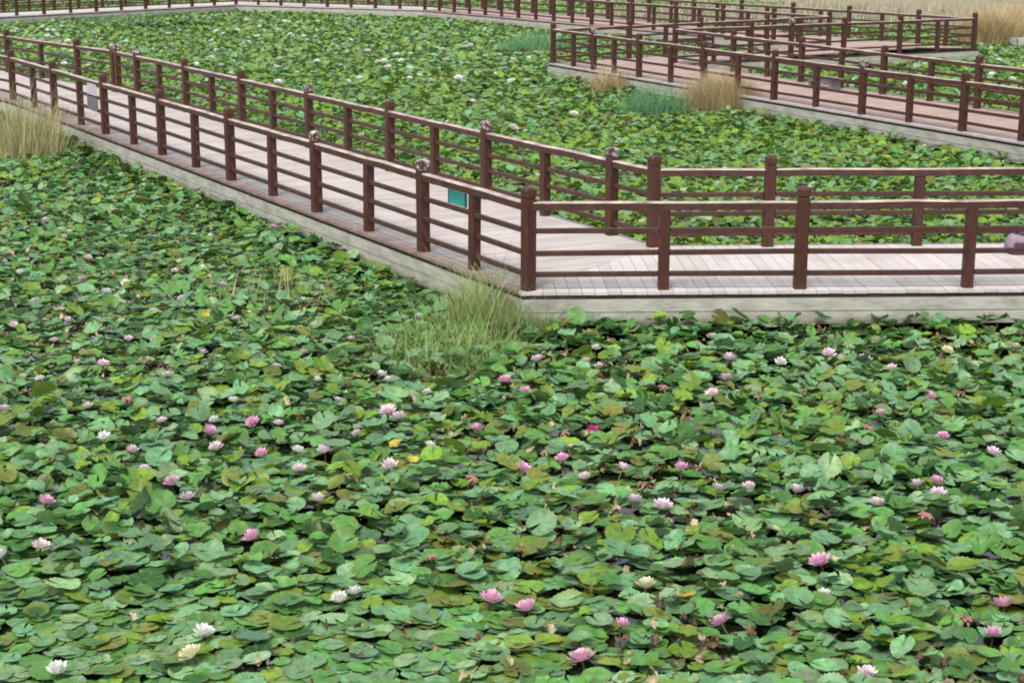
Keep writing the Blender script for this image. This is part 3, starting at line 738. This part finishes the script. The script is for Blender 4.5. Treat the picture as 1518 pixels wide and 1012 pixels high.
for i, (x, y, k, s_, near, lab, nick) in enumerate(FINFO):
    z = WATER + (.17 if near else .18)
    if y > 840: z = WATER + .11
    c = unproject(x, y, z - .0)
    FPOS.append((c.x, c.y))
    t = empty('water_lily_flower', (c.x, c.y, z - .03), random.uniform(0, 6.28)); tag(t, lab, 'flower', 'water lilies in bloom')
    t.rotation_euler = (random.gauss(.12, .25), random.gauss(0, .25), random.uniform(0, 6.28))
    s2 = s_ * (1.0 if near else 1.05); t.scale = (s2, s2, s2)
    o = bpy.data.objects.new('petals', PM[k][i % 3]); COL.objects.link(o); o.parent = t
    if k != 'T':
        o = bpy.data.objects.new('stamens', me_st); COL.objects.link(o); o.parent = t
    o = bpy.data.objects.new('stem', me_stem); COL.objects.link(o); o.parent = t; o.scale = (1, 1, .2)

# ------------------------------------------------------------------ lily pads
def inside(px, py, grow=.17):
    m = np.zeros(len(px), bool)
    for q in POLYS:
        c = q.mean(0); area = 0
        sgn = np.sign(sum(q[k][0] * q[(k + 1) % 4][1] - q[(k + 1) % 4][0] * q[k][1] for k in range(4)))
        ok = np.ones(len(px), bool)
        for k in range(4):
            a, b = q[k], q[(k + 1) % 4]; e = b - a; L = np.hypot(*e)
            dd = (e[0] * (py - a[1]) - e[1] * (px - a[0])) / L * sgn
            ok &= dd > -grow
        m |= ok
    return m
def walk_dist(px, py):
    best = np.full(len(px), 9.)
    for q in POLYS:
        for k in (0, 2):
            a, b = q[k], q[(k + 1) % 4]; e = b - a; L2 = e @ e
            t = np.clip(((px - a[0]) * e[0] + (py - a[1]) * e[1]) / L2, 0, 1)
            best = np.minimum(best, np.hypot(px - a[0] - t * e[0], py - a[1] - t * e[1]))
    return best

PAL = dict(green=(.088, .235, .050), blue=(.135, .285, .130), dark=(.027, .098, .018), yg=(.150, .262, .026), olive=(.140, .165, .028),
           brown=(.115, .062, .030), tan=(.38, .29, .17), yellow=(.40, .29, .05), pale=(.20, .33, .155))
PN = list(PAL); PV = np.array([PAL[k] for k in PN])
def scatter(y0, y1, dens, rmean, margin):
    wmax = (759 / F) * (y1 * cp + CAMZ) * margin + 1
    n = int(dens * 2 * wmax * (y1 - y0))
    g = math.sqrt(1 / dens)
    nx, ny = int(2 * wmax / g), int((y1 - y0) / g)
    X, Y = np.meshgrid(np.arange(nx), np.arange(ny))
    px = (X.ravel() + rng.random(nx * ny) * 1.25) * g - wmax; py = (Y.ravel() + rng.random(nx * ny) * 1.25) * g + y0
    lim = (759 / F) * (py * cp + CAMZ) * margin + .6
    keep = (np.abs(px) < lim) & (py < y1)
    px, py = px[keep], py[keep]
    keep = ~inside(px, py)
    px, py = px[keep], py[keep]
    # reed bank upper right
    keep = ~((px > 19.5 + .1 * (65 - py)) & (py > 63.5))
    px, py = px[keep], py[keep]
    # open-water gaps
    ix = 759 + F * px / (py * cp + (CAMZ - WATER) * sp); iy = 506 - F * (py * sp + (WATER + .1 - CAMZ) * cp) / (py * cp + (CAMZ - WATER) * sp)
    gap = np.zeros(len(px), bool)
    for cx, cy, rx, ry in ((285, 38, 38, 3.2), (225, 41, 34, 2.6), (556, 942, 20, 9), (10, 952, 20, 9), (440, 905, 18, 4), (765, 925, 10, 5), (85, 1016, 26, 7), (740, 575, 16, 4)):
        gap |= ((ix - cx) / rx) ** 2 + ((iy - cy) / ry) ** 2 < 1
    thin = vnoise(px, py, .7, 5) * .6 + vnoise(px, py, .3, 6) * .4
    keep = ~gap & (thin > .07)
    return px[keep], py[keep], ix[keep], iy[keep]

def leaf_params(px, py, ix, iy, rmean):
    n = len(px)
    wd = walk_dist(px, py)
    R = rmean * np.exp(np.clip(rng.normal(0, .22, n), -.5, .33))
    nearfront = (iy > 430) | ((ix < 640) & (iy > 190 + .36 * np.maximum(0, ix - 110)))
    flatz = np.clip((iy - 780) / 130, 0, 1) * np.clip((1050 - ix) / 300, .25, 1)       # calmer floating pads nearest
    lay = rng.random(n)
    lift = np.where(lay < .35, .0, np.where(lay < .7, .05, .11)) + rng.uniform(0, .06, n)
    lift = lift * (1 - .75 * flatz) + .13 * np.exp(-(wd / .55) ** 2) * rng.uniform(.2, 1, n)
    lift += .07 * (vnoise(px, py, 1.6, 9) - .3) * (1 - flatz)
    tau = np.abs(rng.normal(0, 1, n)) * (.08 + .24 * np.clip(lift / .12, 0, 1.3)) * (1 - .35 * flatz)
    tau = np.minimum(tau, .85)
    # colour probabilities
    a = vnoise(px, py, 2.2, 1); b = vnoise(px, py, .9, 2); d = vnoise(px, py, 1.2, 4)
    farzone = ~nearfront
    p = np.zeros((n, len(PN)))
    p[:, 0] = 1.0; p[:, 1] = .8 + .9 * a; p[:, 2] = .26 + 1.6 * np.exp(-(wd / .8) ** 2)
    p[:, 3] = .22 + .5 * b; p[:, 4] = .22; p[:, 5] = np.clip(d - .46, 0, 1) * 2.3 + .07
    p[:, 6] = np.clip(d - .46, 0, 1) * 1.9 + .06; p[:, 7] = .008 + np.clip(b - .8, 0, 1) * .3; p[:, 8] = .14 + .25 * a + .25 * flatz
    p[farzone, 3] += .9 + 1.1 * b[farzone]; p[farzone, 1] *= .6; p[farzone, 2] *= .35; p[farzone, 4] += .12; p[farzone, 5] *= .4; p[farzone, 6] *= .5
    p[iy < 110, 8] += 1.1; p[iy < 110, 2] *= .6  # distant pads paler and fewer dark ones: haze put into the leaf colour
    p[flatz > .5, 5] *= .3; p[flatz > .5, 6] *= .3
    p /= p.sum(1, keepdims=True)
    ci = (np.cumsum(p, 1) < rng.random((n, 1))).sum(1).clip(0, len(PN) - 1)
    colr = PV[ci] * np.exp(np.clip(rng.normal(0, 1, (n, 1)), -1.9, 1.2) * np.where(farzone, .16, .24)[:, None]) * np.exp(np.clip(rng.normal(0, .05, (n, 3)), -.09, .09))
    dead = (ci == 5) | (ci == 6)
    R = np.where(dead, R * .47, R); R = np.where(ci == 7, R * .75, R); tau = np.where(dead, np.abs(rng.normal(0, .55, n)), tau)
    asp = np.where(dead, rng.uniform(.3, .6, n), rng.uniform(.8, 1.0, n))
    wav = np.where(dead, .45, .035 + .085 * np.clip(lift / .12, 0, 1.2)) * rng.uniform(.4, 1.4, n)
    cup = np.where(dead, .1, .06 + .10 * np.clip(lift / .12, 0, 1)) * rng.normal(.7, .8, n)
    lift = np.where(dead, np.minimum(lift + .03, .15), lift)
    z = WATER + .006 + rng.random(n) * .012 + lift + R * np.sin(tau) * .75
    return dict(x=px, y=py, z=z, R=R, tau=tau, al=rng.uniform(0, 2 * np.pi, n), psi=rng.uniform(0, 2 * np.pi, n), asp=asp, wav=wav, cup=cup,
                f2=rng.uniform(0, 6.28, n), f3=rng.uniform(0, 6.28, n), col=colr, rim=np.where(dead, 0, np.clip(rng.normal(.15, .35, n), 0, .85)), ci=ci, dead=dead, ix=ix, iy=iy)

def template(lod):
    if lod == 0: nseg, rings, wedge, teeth = 40, [.4, .75, .93, 1.0], .17, .035
    elif lod == 1: nseg, rings, wedge, teeth = 15, [.6, 1.0], .2, .05
    elif lod == 2: nseg, rings, wedge, teeth = 8, [1.0], .0, .0
    else: nseg, rings, wedge, teeth = 9, [1.0], .0, .0
    th = np.linspace(wedge, 2 * np.pi - wedge, nseg + 1)
    if wedge == 0: th = np.linspace(0, 2 * np.pi, nseg + 1)[:-1]
    m = len(th)
    rho, the = [0.], [0.]
    for r in rings:
        for k, t in enumerate(th):
            rr = r
            if r == 1.0 and teeth: rr = r + teeth * (1 if k % 2 else -1)
            rho.append(rr); the.append(t)
    faces = []
    closed = wedge == 0
    rngk = m if closed else m - 1
    for k in range(rngk): faces.append((0, 1 + k, 1 + (k + 1) % m))
    for q in range(len(rings) - 1):
        o0, o1 = 1 + q * m, 1 + (q + 1) * m
        for k in range(rngk): faces.append((o0 + k, o1 + k, o1 + (k + 1) % m, o0 + (k + 1) % m))
    return np.array(rho), np.array(the), faces

def leaf_verts(L, rho, the, local=False):
    c = lambda k: L[k][:, None]
    r, t = rho[None], the[None]
    edge = 1 + .05 * np.cos(2 * t + c('f3')) + .02 * np.cos(5 * t + c('f2'))
    lx = r * edge * np.cos(t) * c('R'); ly = r * edge * np.sin(t) * c('R') * c('asp')
    lz = c('R') * (c('cup') * r ** 2 + c('wav') * (r ** 2 * np.cos(2 * t + c('f2')) * .8 + r ** 3 * np.cos(3 * t + c('f3')) * .6 + .28 * r ** 4 * np.cos(7 * t + c('f2'))))
    cs, sn = np.cos(c('psi')), np.sin(c('psi'))
    x, y = lx * cs - ly * sn, lx * sn + ly * cs; z = lz
    ax, ay = np.cos(c('al')), np.sin(c('al')); ct, st = np.cos(c('tau')), np.sin(c('tau'))
    dot = ax * x + ay * y
    X = x * ct + ay * z * st + ax * dot * (1 - ct)
    Y = y * ct - ax * z * st + ay * dot * (1 - ct)
    Z = z * ct + (ax * y - ay * x) * st
    if not local: X, Y, Z = X + c('x'), Y + c('y'), Z + c('z')
    return np.stack([X, Y, Z], -1), np.broadcast_to(np.stack([r * np.cos(t), r * np.sin(t), 0 * r], -1), X.shape + (3,))

def build_leaves(name, L, lod):
    rho, the, faces = template(lod)
    V, LV = leaf_verts(L, rho, the)
    n, nv = V.shape[:2]
    fl = np.concatenate([np.array(f) for f in faces]); lens = np.array([len(f) for f in faces])
    idx = (np.arange(n)[:, None] * nv + fl[None]).ravel()
    C = np.concatenate([np.repeat(L['col'], nv, 0), np.repeat(L['rim'][:, None], nv, 0)], 1)
    # browned / yellowed rims on some pads
    return mesh_np(name, V.reshape(-1, 3), idx, np.tile(lens, n), [M_leaf], {'Col': ('FLOAT_COLOR', C), 'leaf': ('FLOAT_VECTOR', LV.reshape(-1, 3))})

sel = lambda L, m: {k: v[m] for k, v in L.items()}
def cat(*Ls): return {k: np.concatenate([l[k] for l in Ls]) for k in Ls[0]}

near = leaf_params(*scatter(7.0, 19.0, 120, .086, 1.25), .086)
mid = leaf_params(*scatter(19.0, 42.0, 130, .079, 1.25), .079)
far = leaf_params(*scatter(42.0, 100.0, 85, .092, 1.25), .092)

# keep pads from covering the flowers: drop the highest ones around each bloom
def clear_flowers(L):
    m = np.ones(len(L['x']), bool)
    for (fx, fy) in FPOS:
        dd = np.hypot(L['x'] - fx, L['y'] - (fy - .08))
        m &= ~((dd < .10) & (L['z'] > WATER + .05))
        m &= ~((dd < .17) & (L['z'] > WATER + .12))
    return sel(L, m)
near, mid = clear_flowers(near), clear_flowers(mid)

# choose the 300 pads that show largest and build each as an object of its own
rho3, the3, f3 = template(3)
V3, _ = leaf_verts(near, rho3, the3)
nn, nv3 = V3.shape[:2]
tri = (np.arange(nn)[:, None, None] * nv3 + np.array(f3)[None]).reshape(-1, 3)
bvh = BVHTree.FromPolygons([Vector(v) for v in V3.reshape(-1, 3)], [tuple(int(q) for q in t) for t in tri])
eye = Vector((0, 0, CAMZ))
zc = near['y'] * cp - (near['z'] - CAMZ) * sp
IX = 759 + F * near['x'] / zc; IY = 506 - F * (near['y'] * sp + (near['z'] - CAMZ) * cp) / zc
cand = np.where((IX > 6) & (IX < 1512) & (IY > 380) & (IY < 1006) & ~near['dead'])[0]
cand = cand[np.argsort(-(near['R'][cand] / zc[cand]))][:1800]
score = []
for i in cand:
    vis = 0
    pts = list(V3[i][1:]) + list((V3[i][1:] + V3[i][0]) / 2) + [V3[i][0]]
    for p in pts:
        p = Vector(p); dvec = (p - eye).normalized()
        h = bvh.ray_cast(eye, dvec)
        if h[2] is not None and h[2] // len(f3) == i: vis += 1
    score.append(vis / len(pts) * (F * near['R'][i] / zc[i]) ** 2)
score = np.array(score)
chosen = cand[np.argsort(-score)][:300]
CW = {0: 'green', 1: 'blue-green', 2: 'dark', 3: 'yellow-green', 4: 'olive', 7: 'yellow', 8: 'pale'}
rho0, the0, f0 = template(0)
cnt = {}; fpix = np.array([(f[0], f[1]) for f in FINFO if f[4]]); fn = [f[6] for f in FINFO if f[4]]
order = []
for i in chosen:
    dd = np.hypot(fpix[:, 0] - IX[i], (fpix[:, 1] - IY[i]) * 1.6); j = int(dd.argmin())
    order.append((dd[j], i, j))
order.sort()
DIR = ['right', 'upper right', 'above', 'upper left', 'left', 'lower left', 'below', 'lower right']
for dd, i, j in order:
    dx, dy = IX[i] - fpix[j, 0], -(IY[i] - fpix[j, 1]) * 1.6
    k8 = int(round(math.atan2(dy, dx) / (math.pi / 4))) % 8
    cw = CW[int(near['ci'][i])]
    key = (cw, k8, j); n_ = cnt.get(key, 0); cnt[key] = n_ + 1
    o_ = ['nearest', 'second', 'third', 'fourth', 'fifth', 'sixth', 'seventh', 'eighth'][min(n_, 7)]
    where = DIR[k8] if k8 in (2, 6) else DIR[k8] + ' of'
    lab = f"{cw} pad {o_} {where} {fn[j]}"
    one = sel(near, np.array([i]))
    V, LV = leaf_verts(one, rho0, the0, local=True)
    fl = np.concatenate([np.array(f) for f in f0]); lens = np.array([len(f) for f in f0])
    C = np.concatenate([np.repeat(one['col'], V.shape[1], 0), np.repeat(one['rim'][:, None], V.shape[1], 0)], 1)
    o = mesh_np('lily_pad', V[0], fl, lens, [M_leaf], {'Col': ('FLOAT_COLOR', C), 'leaf': ('FLOAT_VECTOR', LV[0])})
    o.location = (one['x'][0], one['y'][0], one['z'][0])
    tag(o, lab, 'lily pad', 'lily pads nearest the camera')
rest = np.ones(nn, bool); rest[chosen] = False
near = sel(near, rest)
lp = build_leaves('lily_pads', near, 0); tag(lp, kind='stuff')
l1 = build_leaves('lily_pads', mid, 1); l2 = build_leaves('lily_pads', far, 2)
# one object for the whole mass
me = lp.data
bmj = bpy.context
with bpy.context.temp_override(active_object=lp, selected_editable_objects=[lp, l1, l2], object=lp, selected_objects=[lp, l1, l2]):
    bpy.ops.object.join()
lp.name = 'lily_pads'

# tiny white flowers over the far pond, many standing in for leaf glare
flow = PM['W'][0]
pts = [(680,116),(595,90),(608,80),(620,73),(588,82),(575,100),(560,92),(505,97),(720,83),(795,78),(760,88),(770,80),(455,60),(430,52),(410,44),(385,40),(365,30),(352,44),(480,46),(500,70),(520,60),(545,76),(640,92),(655,74),(690,70),(735,70),(60,60),(85,54),(120,44),(140,50),(35,55),(20,48),(100,62),(150,58),(330,50),(320,75),(345,92),(310,120),(290,96),(410,100),(440,108),(470,92),(640,120),(700,150),(740,140),(780,120),(800,160),(850,170),(760,190),(1330,95),(1372,96),(1470,112),(1500,118),(1345,125),(1480,90),(1455,67)]
for _ in range(70):
    pts.append((random.uniform(10, 820), 32 + 95 * random.random() ** 1.5))
pp = [unproject(x, y, WATER + .24) for x, y in pts]
okm = ~inside(np.array([p.x for p in pp]), np.array([p.y for p in pp]), .3)
for p, ok in zip(pp, okm):
    if not ok: continue
    o = bpy.data.objects.new('water_lily_flower', flow); COL.objects.link(o)
    o.location = (p.x, p.y, WATER + .22); s_ = random.uniform(1.2, 2.0); o.scale = (s_, s_, s_ * .8); o.rotation_euler = (random.gauss(0, .2), random.gauss(0, .2), random.uniform(0, 6))
    tag(o, 'tiny white speck of flower and leaf glare among pads of the far pond', 'flower', 'white flower and leaf-glare specks over the far pond')
print('leaves', len(near['x']), len(mid['x']), len(far['x']), 'mass verts', len(lp.data.vertices))
